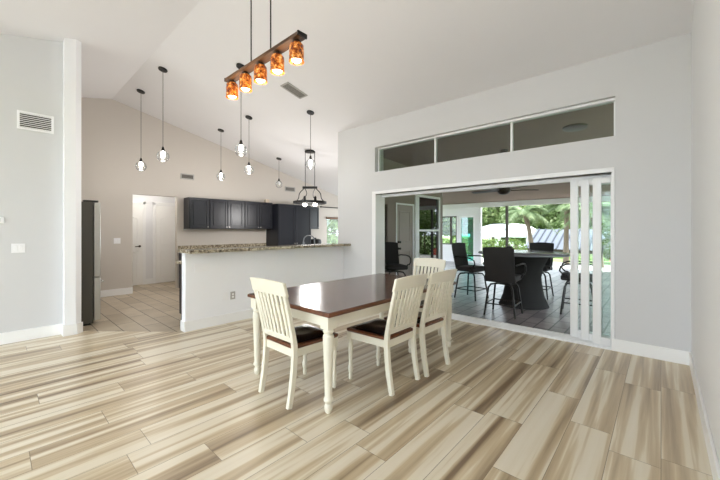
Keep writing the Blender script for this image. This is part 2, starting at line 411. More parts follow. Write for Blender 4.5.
# hall behind the opening
HYB = 9.78
w = MB(); w.box(1.1, HYB, 0, 3.8, HYB + .1, 2.5); w.box(1.1, YK + .12, 0, 1.2, HYB, 2.5); w.box(3.7, YK + .12, 0, 3.8, HYB, 2.5)
w.build('wall_hall', M['wallr'], kind=st)
MB().box(1.1, YK + .12, 2.5, 3.8, HYB + .1, 2.6).build('ceiling_hall', M['ceil'], kind=st)
# wall behind the camera with its tall window opening
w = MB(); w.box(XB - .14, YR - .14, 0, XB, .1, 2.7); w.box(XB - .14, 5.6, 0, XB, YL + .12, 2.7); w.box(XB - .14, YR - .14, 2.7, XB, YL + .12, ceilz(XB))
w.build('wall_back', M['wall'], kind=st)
# peninsula half wall
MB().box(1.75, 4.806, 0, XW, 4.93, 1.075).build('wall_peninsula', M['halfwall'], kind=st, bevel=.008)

# baseboards
BH, BT = .14, .016
MB().box(XB, YR, 0, XW - BT, YR + BT, BH).build('baseboard_right', M['trim'], kind=st, bevel=.004)
b = MB(); b.box(XW - BT, YR, 0, XW, OY0 - .002, BH); b.box(XW - BT, OY1 + .07, 0, XW, 4.806 - BT, BH); b.build('baseboard_patio_side', M['trim'], kind=st, bevel=.004)
b = MB(); b.box(XB, YL - BT, 0, .62 - BT, YL, BH)
b.prism([(.62 - BT, YL), (.62 - BT, 5.775 - BT), (.735 + .008, 5.775 - BT), (.80 + BT, 5.837), (.80, 5.845), (.735, 5.775), (.62, 5.775), (.62, YL)], 0, BH)
b.build('baseboard_left', M['trim'], kind=st)
b = MB(); b.box(1.75 - BT, 4.806 - BT, 0, XW - BT, 4.806, BH); b.box(1.75 - BT, 4.806, 0, 1.75, 4.93, BH); b.build('baseboard_peninsula', M['trim'], kind=st, bevel=.004)
b = MB(); b.box(.30, YK - BT, 0, HX0, YK, BH); b.build('baseboard_kitchen_far', M['trim'], kind=st, bevel=.004)
b = MB(); b.box(1.2, HYB - BT, 0, 1.78 - .07, HYB, BH); b.box(2.54 + .07, HYB - BT, 0, 2.84 - .07, HYB, BH); b.build('baseboard_hall', M['trim'], kind=st)

# slider frame and track
t = MB(); t.box(XW - .012, OY1 - .02, 0, XWO + .01, OY1 + .07, OZ); t.box(XW - .012, OY0 - .03, 0, XW + .03, OY0, OZ)
t.box(XW - .012, OY0 - .03, OZ, XW + .10, OY1 + .07, OZ + .055); t.box(XWO - .08, OY0, OZ - .045, XWO, OY1, OZ); t.build('trim_1', M['vinyl'], kind=st, bevel=.004)
t = MB(); t.box(XW - .01, OY0, -.02, XWO + .03, OY1, .012)
for k in range(4): t.box(XW + .02 + k * .07, OY0, .012, XW + .032 + k * .07, OY1, .028)
t.build('trim_2', M['vinyl'], kind=st)

# clerestory window (recessed) with three panes
wn = MB(); xa, xb = XW + .10, XW + .15
wn.yframe(CY0, CZ0, CY1, CZ1, .022, xa, xb)
for y in (1.562, 2.767): wn.box(xa, y - .014, CZ0 + .022, xb, y + .014, CZ1 - .022)
win = wn.build('window_1', M['vinyl'], kind=st)
for a, b_ in ((CY0, 1.562), (1.562, 2.767), (2.767, CY1)):
    MB().box(xa + .02, a + .015, CZ0 + .02, xa + .026, b_ - .015, CZ1 - .02).build('pane', M['pane'], win)
sh = MB().box(XW + .05, CY0 + .003, CZ1 - .035, XW + .095, 2.767, CZ1 - .001).build('window_shade', M['plate'], bevel=.008)
tag(sh, 'rolled white window shade under the top of the high clerestory window', 'window shade')

# nook window on far wall, patio-side nook windows
def window_x(name, x0, x1, z0, z1, y0, y1, w, mat, pm, mull=True):
    f = MB().frame(x0, z0, x1, z1, w, y0, y1)
    zm = (z0 + z1) / 2
    if mull: f.box(x0 + w, y0, zm - w * .45, x1 - w, y1, zm + w * .45)
    o = f.build(name, mat, kind=st); ym = (y0 + y1) / 2
    MB().box(x0 + w * .8, ym - .003, z0 + w * .8, x1 - w * .8, ym + .003, z1 - w * .8).build('pane', pm, o); return o
window_x('window_2', WX0, WX1, WZ0, WZ1, YK + .03, YK + .08, .035, M['slat'], M['pane'])
window_x('window_3', NW1[0], NW1[1], NW1[2], NW1[3], YN0 + .04, YN0 + .09, .03, M['bronze'], M['mirrorpane'], False)
window_x('window_4', NW2[0], NW2[1], NW2[2], NW2[3], YN0 - .01, YN0 + .09, .06, M['vinyl'], M['mirrorpane'])
MB().box(NW2[0] - .14, YN0 - .03, PZ0, NW2[0] + .03, YN0 - .001, 2.40).build('trim_4', M['vinyl'], kind=st)

# ------------------------------------------------------------------ hall doors and the patio door
def panel_path(x0, x1, z0, z1, rise):
    p = [(x0, z0), (x1, z0), (x1, z1)]
    n = 10
    if rise:
        for i in range(1, n): 
            t = i / n; p.append((x1 + (x0 - x1) * t, z1 + rise * (math.sin(PI * t) ** 2)))
    p.append((x0, z1)); return p
def moulding(mb, path, y, w):
    q = path + [path[0]]
    for a, b_ in zip(q[:-1], q[1:]):
        mb.tube([(a[0], y, a[1]), (b_[0], y, b_[1])], w, 6)
def hall_door(name, x0, x1, label_handle, hx):
    y = HYB; W = x1 - x0
    d = MB().box(x0, y - .035, .01, x1, y - .001, 2.03).build(name, M['door'], kind=st, bevel=.003)
    for z0, z1, rise in ((1.03, 1.68, .13), (.18, .84, 0)):
        m = MB(); pth = panel_path(x0 + .12, x1 - .12, z0, z1, rise); moulding(m, pth, y - .036, .011)
        q = [(a + (.03 if a < (x0 + x1) / 2 else -.03), b_ + (.03 if b_ < (z0 + z1) / 2 else -.03)) for a, b_ in pth]
        m.yprism(q, y - .043, y - .034); m.build('raised_panel', M['door'], d)
    c = MB(); c.box(x0 - .07, y - .022, 0, x0 - .004, y - .001, 2.10); c.box(x1 + .004, y - .022, 0, x1 + .07, y - .001, 2.10); c.box(x0 - .07, y - .022, 2.04, x1 + .07, y - .001, 2.115)
    c.build('casing', M['trim'], d, bevel=.004)
    if hx:
        h = MB().lathe([(.028, 0), (.028, .012)], n=16); h.v = [(hx + a, y - .036 - c_, .98 + b_) for a, b_, c_ in h.v]
        h.tube([(hx, y - .045, .98), (hx, y - .08, .98), (hx - .11, y - .085, .975)], .010, 8); h.build('lever_handle', M['bronze'], d)
    return d
hall_door('door_1', 1.78, 2.54, 0, 2.47)
hall_door('door_2', 2.84, 3.62, 0, 0)
d = MB().box(DX0 + .04, YN0 + .02, .01, DX1 - .04, YN0 + .065, 2.02).build('door_3', M['taupedoor'], kind=st)
c = MB().box(DX0, YN0 - .012, 0, DX0 + .04, YN0 + .10, 2.06).box(DX1 - .04, YN0 - .012, 0, DX1, YN0 + .10, 2.06).box(DX0 + .04, YN0 - .012, 2.02, DX1 - .04, YN0 + .10, 2.06)
c.build('frame', M['vinyl'], d)
m = MB(); moulding(m, panel_path(DX0 + .17, DX1 - .17, 1.1, 1.85, 0), YN0 + .02, .012); moulding(m, panel_path(DX0 + .17, DX1 - .17, .25, .85, 0), YN0 + .02, .012); m.build('panel_moulding', M['taupedoor'], d)
for z in (1.09, .93):
    k = MB().tube([(DX0 + .13, YN0 + .02, z), (DX0 + .13, YN0 - .02, z), (DX0 + .13, YN0 - .045, z)], [.03, .022, .03], 14); k.build('knob' if z < 1 else 'deadbolt', M['black'], d)

# ------------------------------------------------------------------ sliding door panels stacked at the right
for i, (yl, xx) in enumerate(((.61, XW + .036), (.74, XW + .105), (.865, XW + .172))):
    t = thing('sliding_door_panel', ['white framed sliding glass door panel nearest the room, next to the right jamb',
              'middle one of the three stacked white sliding glass door panels',
              'outermost white sliding glass door panel with pull handle, reaching farthest into the opening'][i], 'sliding door', (xx, OY0, .012 + .018), 0, 'stacked sliding door panels')
    W = yl - OY0; H = 1.985
    f = MB(); f.box(0, W - .085, 0, .045, W, H); f.box(0, 0, 0, .045, .012, H); f.box(0, .012, 0, .045, W - .085, .09); f.box(0, .012, H - .07, .045, W - .085, H)
    f.build('frame', M['vinyl'], t, bevel=.004)
    MB().box(.019, .012, .09, .026, W - .085, H - .07).build('glass_pane', M['slide'], t)
    if i == 2:
        h = MB().tube([(0, W - .03, .86), (-.012, W - .03, .88), (-.012, W - .03, 1.04), (0, W - .03, 1.06)], .009, 8); h.build('pull_handle', M['plate'], t)

# ------------------------------------------------------------------ dining table
TX0, TX1, TY0, TY1, TZ = 1.645, 3.70, 1.80, 2.965, .776
tcx, tcy = (TX0 + TX1) / 2, (TY0 + TY1) / 2; hx, hy = (TX1 - TX0) / 2, (TY1 - TY0) / 2
t = thing('dining_table', 'cream dining table with glossy dark brown wooden top and turned legs', 'table', (tcx, tcy, 0))
tp = MB().box(-hx + .012, -hy + .012, TZ - .012, hx - .012, hy - .012, TZ).build('tabletop', M['top'], t, bevel=.003)
MB().box(-hx, -hy, TZ - .034, hx, hy, TZ - .004).build('top_edge', M['topedge'], t, bevel=.008)['label'] = 'lighter brown wooden edge'
for y in (-hy + .06, hy - .085): MB().box(-hx + .13, y, TZ - .125, hx - .13, y + .025, TZ - .034).build('apron', M['cream'], t)
for x in (-hx + .055, hx - .08): MB().box(x, -hy + .13, TZ - .125, x + .025, hy - .13, TZ - .034).build('apron', M['cream'], t)
legp = [(.018, 0), (.026, .010), (.032, .035), (.032, .055), (.022, .072), (.024, .082), (.036, .094), (.038, .106), (.030, .118), (.028, .13), (.030, .20), (.036, .38), (.042, .53), (.043, .575), (.040, .592), (.030, .602), (.040, .614), (.042, .626), (.034, .638), (.034, .645)]
for sx in (-1, 1):
    for sy in (-1, 1):
        cx, cy = sx * (hx - .065), sy * (hy - .075)
        m = MB().lathe(legp, (cx, cy, 0), 20); m.box(cx - .044, cy - .044, .642, cx + .044, cy + .044, TZ - .034); m.build('leg', M['cream'], t)

# ------------------------------------------------------------------ dining chairs (face +y)
def make_chair(label):
    t = thing('dining_chair', label, 'chair', (0, 0, 0), 0, 'chairs around the dining table')
    SH = .45
    # seat
    prof = [(-.235, .225), (-.215, .24), (.215, .24), (.235, .225)]
    seat = MB().prism([(-.205, -.235), (.205, -.235), (.238, .20), (.225, .235), (-.225, .235), (-.238, .20)], SH - .002, SH + .026).build('seat', M['seatwood'], t, bevel=.008)
    # pad: soft tufted cushion
    pm = MB(); n = 10
    for i in range(n + 1):
        for j in range(n + 1):
            u, v = i / n * 2 - 1, j / n * 2 - 1
            hgt = .034 * (1 - abs(u) ** 5) * (1 - abs(v) ** 5) * (1 - .35 * math.exp(-((u * u + v * v) * 3)))
            wx = .19 + .012 * v
            pm.v.append((u * wx * (1 - .08 * v * v), v * .195 + .005, SH + .026 + hgt))
    for i in range(n):
        for j in range(n): a = i * (n + 1) + j; pm.f.append((a, a + 1, a + n + 2, a + n + 1))
    base = len(pm.v)
    edge = [i * (n + 1) for i in range(n + 1)] + [n * (n + 1) + j for j in range(1, n + 1)] + [i * (n + 1) + n for i in range(n - 1, -1, -1)] + [j for j in range(n - 1, 0, -1)]
    pm.f.append(tuple(edge)); pm.build('seat_pad', M['pad'], t, angle=80)['label'] = 'glossy black seat pad'
    # aprons
    a = MB().box(-.20, .195, SH - .065, .20, .215, SH - .002).box(-.19, -.232, SH - .065, .19, -.212, SH - .002)
    for s_ in (-1, 1): a.bar([(s_ * .198, -.22, SH - .033), (s_ * .215, .21, SH - .033)], (0, 0, 1), .062, .02)
    a.build('seat_rail', M['cream'], t)
    fl_ = [(.014, 0), (.018, .01), (.020, .04), (.015, .055), (.019, .065), (.0245, .09), (.024, .12), (.017, .135), (.019, .145), (.017, .155), (.022, .28), (.025, .325), (.019, .34), (.025, .35), (.025, .362), (.02, .37)]
    for s_ in (-1, 1):
        m = MB().lathe(fl_, (s_ * .205, .20, 0), 16); m.box(s_ * .205 - .023, .178, .368, s_ * .205 + .023, .224, SH - .002); m.build('leg', M['cream'], t)
    # rear legs continue as the back posts
    def post(z):  # y of the post centre at height z
        if z < SH: return -.222 - .055 * ((SH - z) / SH) ** 1.8
        return -.222 - .125 * ((z - SH) / .53) ** 1.2
    zs = [0, .06, .12, .2, .3, .4, .48, .58, .7, .82, .93]
    for s_ in (-1, 1):
        pts = [(s_ * (.200 + .012 * max(0, (z - SH)) / .5), post(z), z) for z in zs]
        MB().bar(pts, (1, 0, 0), .036, [.038, .04, .042, .044, .046, .046, .042, .036, .032, .028, .026]).build('leg', M['cream'], t, bevel=.004)
    def arc(x, dep): return -dep * (1 - (x / .235) ** 2)
    def rail(name, z0, z1, hw, dep, th, curve=0):
        m = MB(); n = 12
        for i in range(n + 1):
            x = -hw + 2 * hw * i / n
            up = curve * (1 - (x / hw) ** 2)
            for z, dz in ((z0 + up * .6, 0), (z1 + up, 1)):
                yc = post(z) + arc(x, dep)
                m.v += [(x, yc - th / 2, z), (x, yc + th / 2, z)]
        for i in range(n):
            b0 = i * 4; b1 = b0 + 4
            m.f += [(b0, b1, b1 + 2, b0 + 2), (b0 + 1, b0 + 3, b1 + 3, b1 + 1), (b0 + 2, b1 + 2, b1 + 3, b0 + 3), (b0, b0 + 1, b1 + 1, b1)]
        m.f += [(0, 2, 3, 1), (n * 4, n * 4 + 1, n * 4 + 3, n * 4 + 2)]
        return m.build(name, M['cream'], t, bevel=.004)
    rail('crest_rail', .878, .988, .243, .024, .026, .014)
    rail('lower_rail', .50, .545, .192, .02, .022, .012)
    for k in range(7):
        x = -.156 + k * .052
        pts = [(x * (1 + .04 * (z - .57) / .3), post(z) + arc(x, .021), z) for z in (.535, .65, .77, .885)]
        MB().bar(pts, (1, 0, 0), .032, .012).build('slat', M['cream'], t)
    return t
ch = make_chair('cream slat back dining chair at left end of table, facing the table away from camera')
ch.location = (1.815, 2.34, 0); ch.rotation_euler = (0, 0, R(-90))
dup(ch, (2.445, 1.95, 0), R(0), 'cream slat back dining chair on the near long side, nearer the camera of two')
dup(ch, (2.965, 1.915, 0), R(-1.5), 'cream slat back dining chair on the near long side, the one nearer the patio doors')
dup(ch, (3.68, 2.36, 0), R(90), 'cream slat back dining chair at far end of table, only its top showing')

# ------------------------------------------------------------------ peninsula: bar top, base cabinets, worktop, sink tap
g = MB().prism([(1.725, 4.59), (XW - .002, 4.59), (XW - .002, 5.0), (1.725, 5.0)], 1.075, 1.118).build('granite_bar_top', M['granite'], bevel=.006)
tag(g, 'speckled brown granite bar top along the white half wall', 'bar top')
g = MB().box(1.90, 4.935, .87, XW + .35, 5.58, .912).build('granite_countertop', M['granite'], bevel=.006)
tag(g, 'granite countertop behind and below the raised bar', 'countertop')
def cab_door(parent, xa, xb, za, zb, y, mat, knob=None, name='door', flat=False):
    """panel door facing -y in parent space"""
    m = MB(); w = .055
    m.box(xa, y - .006, za, xb, y, zb)
    m.frame(xa, za, xb, zb, w, y - .02, y - .006)
    if not flat: m.box(xa + w + .022, y - .018, za + w + .022, xb - w - .022, y - .006, zb - w - .022)
    d = m.build(name, mat, parent, bevel=.004)
    if knob:
        k = MB().tube([(knob[0], y - .02, knob[1]), (knob[0], y - .034, knob[1]), (knob[0], y - .048, knob[1])], [.006, .008, .014], 10); k.build('knob', M['knob'], d)
    return d
def cabinet(name, label, cat, x0, x1, y0, y1, z0, z1, doors, kz=None, group=None, toe=0, front=-1, mat=None, flat=False):
    mat = mat or M['navy']
    cx = (x0 + x1) / 2; cy = (y0 + y1) / 2
    t = thing(name, label, cat, (cx, cy, z0), 0 if front < 0 else PI, group)
    hx_, hy_ = (x1 - x0) / 2, (y1 - y0) / 2; H = z1 - z0
    b_ = MB().box(-hx_, -hy_, toe, hx_, hy_, H)
    if toe: b_.box(-hx_ + .001, -hy_ + .07, 0, hx_ - .001, hy_, toe)
    b_.build('body', mat, t)
    n = doors; wd = (x1 - x0 - .02) / n
    for k in range(n):
        xa = -hx_ + .01 + k * wd + .008; xb = xa + wd - .016
        left_hinged = (k % 2 == 0)
        kx = xb - .028 if left_hinged else xa + .028
        cab_door(t, xa, xb, toe + .02, H - .02, -hy_, mat, (kx, kz if kz is not None else .05), flat=flat)
    return t
xs = [1.93, 2.60, 3.32, 4.05, 4.79]
pl = ['navy base cabinet at the open end of the peninsula', 'navy base cabinet second from the open end of the peninsula', 'navy sink base cabinet below the tap in the peninsula', 'navy base cabinet at the patio wall end of the peninsula']
for i in range(4):
    cabinet('base_cabinet', pl[i], 'cabinet', xs[i] + .001, xs[i + 1] - .001, 4.935, 5.53, 0, .87, 2, .62, 'peninsula base cabinets', .1, 1)
def pt_tap():
    t = thing('kitchen_tap', 'tall brushed metal gooseneck kitchen tap behind the bar', 'tap', (4.33, 5.16, .912))
    MB().lathe([(.03, 0), (.03, .01), (.022, .02), (.018, .07), (.016, .08)], n=16).build('base', M['tapm'], t)
    pts = [(0, 0, .07), (0, 0, .27)] + [(.11 - .11 * math.cos(a), 0, .27 + .10 * math.sin(a)) for a in [PI * k / 8 for k in range(1, 9)]] + [(.22, 0, .22)]
    MB().tube(pts, .012, 10).build('spout', M['tapm'], t); MB().cyl((.22, 0, .23), (.22, 0, .15), .017, .02).build('spray_head', M['tapm'], t)
    MB().tube([(0, -.02, .05), (0, -.06, .06), (-.01, -.10, .10)], .007, 8).build('lever', M['tapm'], t)
    t.rotation_euler = (0, 0, R(128))
pt_tap()
# outlets and blank plates
def plate(name, label, cat, x, y, z, w, h, mat, kind, face='-y', group=None):
    t = thing(name, label, cat, (x, y, z), 0, group)
    MB().box(-w / 2, -.007, -h / 2, w / 2, 0, h / 2).build('cover_plate', mat, t, bevel=.002)
    if kind == 'outlet':
        for dz in (-.02, .02): MB().box(-.014, -.010, dz - .013, .014, -.0065, dz + .013).build('socket', M['plate'], t, bevel=.002)
    if kind == 'switch':
        k = 2 if w > .1 else 1
        for i in range(k):
            xx = (i - (k - 1) / 2) * .046; MB().box(xx - .016, -.011, -.033, xx + .016, -.0065, .033).build('rocker', M['plate'], t, bevel=.002)
    return t
plate('wall_outlet', 'white wall outlet low on the half wall, left of the grey one', 'outlet', 2.31, 4.806, .40, .075, .115, M['plate'], 'outlet')
plate('wall_outlet', 'grey faced wall outlet low on the half wall, nearer the chair', 'outlet', 2.43, 4.806, .40, .075, .115, M['greyp'], 'outlet')
plate('blank_plate', 'wide white blank cover plate high on the half wall under the bar', 'cover plate', 1.98, 4.806, .86, .21, .115, M['plate'], '')
plate('light_switch', 'white double light switch on the kitchen wall between fridge and hall opening', 'light switch', 1.76, YK, 1.16, .12, .12, M['plate'], 'switch')
plate('light_switch', 'white double light switch on the left wall below the thermostat', 'light switch', .205, YL, 1.165, .12, .115, M['plate'], 'switch')
t = thing('thermostat', 'small white thermostat box on the left wall at the edge of view', 'thermostat', (.03, YL, 1.51))
MB().box(-.055, -.028, -.04, .055, 0, .04).build('housing', M['plate'], t, bevel=.006); MB().box(-.035, -.030, -.02, .02, -.027, .025).build('screen', M['slat'], t)

# ------------------------------------------------------------------ kitchen far wall
UZ0, UZ1, UY = 1.415, 2.165, 8.24
cabinet('upper_cabinet', 'single door dark navy upper cabinet beside the hall opening', 'cabinet', 3.09, 3.56, UY, YK - .001, UZ0, UZ1, 1, .05, 'upper kitchen cabinets')
cabinet('upper_cabinet', 'two door dark navy upper cabinet in the middle of the wall row', 'cabinet', 3.562, 4.488, UY, YK - .001, UZ0, UZ1, 2, .05, 'upper kitchen cabinets')
cabinet('upper_cabinet', 'two door dark navy upper cabinet against the tall pantry side', 'cabinet', 4.49, 5.355, UY, YK - .001, UZ0, UZ1, 2, .05, 'upper kitchen cabinets')
cabinet('pantry_cabinet', 'tall dark navy pantry cabinet with two full height doors', 'cabinet', 5.358, 6.55, 7.97, YK - .002, 0, 2.13, 2, 1.0, None, .1, flat=True)
cabinet('upper_cabinet', 'narrow dark navy upper cabinet to the right of the pantry', 'cabinet', 6.552, 7.10, UY, YK - .001, 1.42, 2.13, 1, .05, 'upper kitchen cabinets')
for i, (a, b_) in enumerate(((2.98, 3.77), (3.772, 4.56), (4.562, 5.354))):
    cabinet('base_cabinet', ['navy base cabinet under the worktop nearest the hall', 'navy base cabinet in the middle under the far worktop', 'navy base cabinet under the worktop next to the pantry'][i], 'cabinet', a, b_, 7.97, YK - .002, 0, .87, 2, .62, 'far wall base cabinets', .1)
g = MB().box(2.96, 7.94, .87, 5.355, YK - .001, .91).box(2.96, YK - .022, .91, 5.355, YK - .001, 1.01).build('granite_worktop', M['granite'], bevel=.004); tag(g, 'granite worktop below the dark wall cabinets', 'worktop')
g = MB().box(6.555, 7.94, .87, 7.6, YK - .001, .91).build('white_worktop', M['plate'], bevel=.004); tag(g, 'white worktop right of the pantry', 'worktop')
cabinet('base_cabinet', 'base cabinet under the white worktop right of the pantry', 'cabinet', 6.56, 7.58, 7.97, YK - .002, 0, .87, 2, .62, None, .1)
t = thing('appliance', 'low dark rounded appliance on the white worktop', 'appliance', (6.93, 8.22, .91))
MB().lathe([(.14, 0), (.17, .02), (.18, .10), (.16, .17), (.10, .20), (.0, .205)], n=20, sx=1.2).build('body', M['black'], t); MB().lathe([(.03, .20), (.04, .225), (.03, .235)], n=12).build('lid_knob', M['black'], t)
t = thing('light_bar', 'thin grey light bar under the wall cabinet nearest the hall', 'light', (3.26, 8.36, UZ0 - .028)); MB().box(-.25, -.035, 0, .25, .035, .028).build('housing', M['greyp'], t, bevel=.004)
o = MB().box(5.30, 8.3, UZ1, 5.42, 8.4, UZ1 + .10).build('small_box', M['beigep'], bevel=.01)
o.data.transform(Matrix.Translation((-.12, 0, 0))); tag(o, 'small beige box on top of the cabinets beside the pantry', 'box')
t = thing('curtain_rod', 'black curtain rod above the nook window', 'curtain rod', (7.95, YK, 2.17))
MB().tube([(-.52, -.07, 0), (.60, -.07, 0)], .016, 10).build('rod', M['black'], t)
for x in (-.45, .5): MB().tube([(x, -.07, 0), (x, 0, 0)], .01, 8).build('bracket', M['black'], t)
for x in (-.54, .62): MB().lathe([(.0, -.03), (.028, -.015), (.03, 0), (.028, .015), (0, .03)], (x, -.07, 0), 12).build('finial', M['black'], t)
o = MB().box(7.70, YK - .05, WZ1 - .02, 8.54, YK - .002, WZ1 + .05).build('blind_headrail', M['barwood'], bevel=.004); tag(o, 'brown wooden blind headrail at the top of the nook window', 'blind')

# fridge: doors face +x
t = thing('refrigerator', 'stainless steel refrigerator with dark grey sides behind the left wall end', 'refrigerator', (.62, 6.62, 0))
MB().box(-.30, -.455, .03, .36, .455, 1.80).build('cabinet_body', M['fridge'], t, bevel=.004)
MB().box(-.28, -.43, 0, .33, .43, .03).build('plinth', M['black'], t)
MB().box(.25, -.45, 1.80, .42, -.36, 1.825).box(.25, .36, 1.80, .42, .45, 1.825).build('hinge_cover', M['black'], t)
def fdoor(y0, y1, z0, z1):
    return MB().box(.368, y0, z0, .445, y1, z1).build('door', M['steel'], t, bevel=.008)
dA = fdoor(-.455, -.003, .70, 1.795); dB = fdoor(.003, .455, .70, 1.795)
for d_, y in ((dA, -.05), (dB, .05)):
    MB().tube([(.445, y, .80), (.49, y, .82), (.505, y, 1.0), (.505, y, 1.4), (.49, y, 1.62), (.445, y, 1.64)], .012, 10).build('handle', M['knob'], d_)
dr = MB().box(.368, -.455, .06, .445, .455, .69).build('freezer_drawer', M['steel'], t, bevel=.008)
MB().tube([(.445, -.36, .60), (.50, -.34, .61), (.505, 0, .61), (.50, .34, .61), (.445, .36, .60)], .012, 10).build('handle', M['knob'], dr)

# ------------------------------------------------------------------ vents
def wall_vent(label, x, y, z, w, h, frame_m, slat_m, n, cover=.62):
    t = thing('air_vent', label, 'vent', (x, y, z))
    MB().box(-w / 2, -.004, -h / 2, w / 2, 0, h / 2).build('backing', M['dark'], t)
    MB().frame(-w / 2 - .02, -h / 2 - .02, w / 2 + .02, h / 2 + .02, .025, -.014, 0).build('frame', frame_m, t, bevel=.002)
    for k in range(n):
        zz = -h / 2 + h * (k + .5) / n; MB().bar([(-w / 2, -.010, zz), (w / 2, -.010, zz)], (0, .6, -.8), h / n * cover, .003).build('slat', slat_m, t)
wall_vent('large white return air grille with dark slots high on left wall', .362, YL, 2.768, .30, .19, M['plate'], M['plate'], 8, .36)
wall_vent('small grey air vent on the kitchen wall above the hall opening', 3.175, YK, 2.69, .27, .10, M['greyp'], M['slat'], 5)
wall_vent('small grey air vent on the kitchen wall above the pantry', 6.20, YK, 2.66, .34, .11, M['greyp'], M['slat'], 5)
SL = math.atan(PITCH)
t = thing('ceiling_vent', 'grey air vent set in the sloping ceiling near the amber light bar', 'vent', (3.40, 4.58, ceilz(3.40))); t.rotation_euler = (0, SL, 0)
MB().box(-.19, -.085, -.006, .19, .085, -.001).build('backing', M['dark'], t)
f = MB().box(-.21, -.105, -.014, .21, -.082, 0).box(-.21, .082, -.014, .21, .105, 0).box(-.21, -.082, -.014, -.187, .082, 0).box(.187, -.082, -.014, .21, .082, 0).build('frame', M['greyp'], t)
for k in range(6): yy = -.07 + k * .028; MB().box(-.187, yy - .008, -.012, .187, yy + .008, -.008).build('slat', M['slat'], t)

# ------------------------------------------------------------------ pendants
PEND = [('P1', 1.921, 7.486, 'leftmost clear globe pendant, hung deepest in the kitchen near the fridge', 1),
        ('P2', 1.908, 6.197, 'second globe pendant from left, with the highest canopy near the ceiling ridge', 1),
        ('P5', 3.54, 7.564, 'third globe pendant from left, deep in the kitchen before the wall cabinets', 1),
        ('P3', 2.578, 4.832, 'globe pendant over the bar whose canopy shows behind the amber light bar', 1),
        ('P4', 3.525, 6.278, 'globe pendant hanging just right of the one behind the amber light bar', 1),
        ('P6', 5.182, 7.658, 'small unlit globe pendant above the wall cabinets near the pantry', 0),
        ('P7', 3.992, 4.873, 'rightmost globe pendant, over the bar in line with the black chandelier', 1)]
lights = []
def point(name, loc, power, col=(1, .93, .84), r=.12):
    l = bpy.data.lights.new(name, 'POINT'); l.energy = power; l.color = col; l.shadow_soft_size = r
    o = bpy.data.objects.new(name, l); COL.objects.link(o); o.location = loc; return o
for k, x, y, lab, on in PEND:
    zc = ceilz(x); zb = 2.665
    t = thing('pendant_light', lab, 'pendant light', (x, y, zc), 0, 'kitchen globe pendants')
    MB().lathe([(.068, -.024), (.072, -.012), (.068, 0)], n=20).build('canopy', M['black'], t, rot=(0, SL if x > RIDGE_X else -SL, 0))
    MB().cyl((0, 0, -.01), (0, 0, zb - zc + .10), .0045, n=8).build('cord', M['cord'], t)
    MB().lathe([(.009, .125), (.014, .115), (.026, .07), (.032, .055), (.030, .05)], (0, 0, zb - zc), 16).build('socket', M['black'], t)
    MB().lathe([(.028, .052), (.052, .043), (.078, .018), (.092, -.02), (.094, -.045), (.084, -.085), (.06, -.115), (.03, -.13), (.001, -.134)], (0, 0, zb - zc), 20, cap=False).build('glass_shade', M['globe'], t)
    MB().lathe([(.012, .05), (.016, .035), (.032, .012), (.037, -.008), (.031, -.030), (.016, -.043), (.0, -.046)], (0, 0, zb - zc), 14).build('bulb', M['bulb'] if on else M['plate'], t)
    if on: point('pendant_lamp', (x, y, zb - .2), 2 if k == 'P7' else 4, (1, .97, .94))

# chandelier in the nook
cx, cy = 5.193, 6.36; zc = ceilz(cx)
t = thing('chandelier', 'black wrought iron ring chandelier on two rods, beyond the bar', 'chandelier', (cx, cy, zc), R(-47.8))
MB().lathe([(.125, -.035), (.13, -.015), (.125, 0)], n=24).build('canopy', M['black'], t)
zb, zr = 2.43 - zc, 2.06 - zc
for s_ in (-1, 1): MB().cyl((s_ * .115, 0, -.02), (s_ * .115, 0, zb), .0075, n=8).build('rod', M['black'], t)
MB().box(-.18, -.022, zb - .03, .18, .022, zb + .025).build('crossbar', M['black'], t)
MB().ring(.40, .012, (0, 0, zr), 40, .055).build('ring', M['black'], t)
for s_ in (-1, 1):
    p = []
    for k in range(13):
        u = k / 12; p.append((s_ * (.15 + .24 * u + .035 * math.sin(2 * PI * u)), 0, zb - .03 + (zr - zb + .03) * (u ** .9)))
    MB().tube(p, .010, 8).build('scroll_arm', M['black'], t)
    p = []
    for k in range(13):
        u = k / 12; a = s_ * R(0); rr = .10 - .06 * math.sin(PI * u) 
        p.append((s_ * (.12 - .09 * math.sin(PI * u) + .05 * u), .38 * u * s_, zb - .03 + (zr - zb + .03) * u))
    MB().tube(p, .009, 8).build('scroll_arm', M['black'], t)
MB().bar([(-.39, 0, zr), (.39, 0, zr)], (0, 1, 0), .02, .014).build('cross_bar', M['black'], t)
for x in (-.13, .13):
    s_ = MB().lathe([(.015, .16), (.03, .13), (.034, .03), (.05, .0), (.052, -.02)], (x, 0, zr), 16).build('lamp_socket', M['black'], t)
    MB().lathe([(.03, -.015), (.05, -.035), (.055, -.055), (.04, -.08), (0, -.09)], (x, 0, zr), 16).build('bulb', M['bulb'], s_)
point('chandelier_lamp', (cx, cy, 1.8), 34, (1, .98, .96), .22)

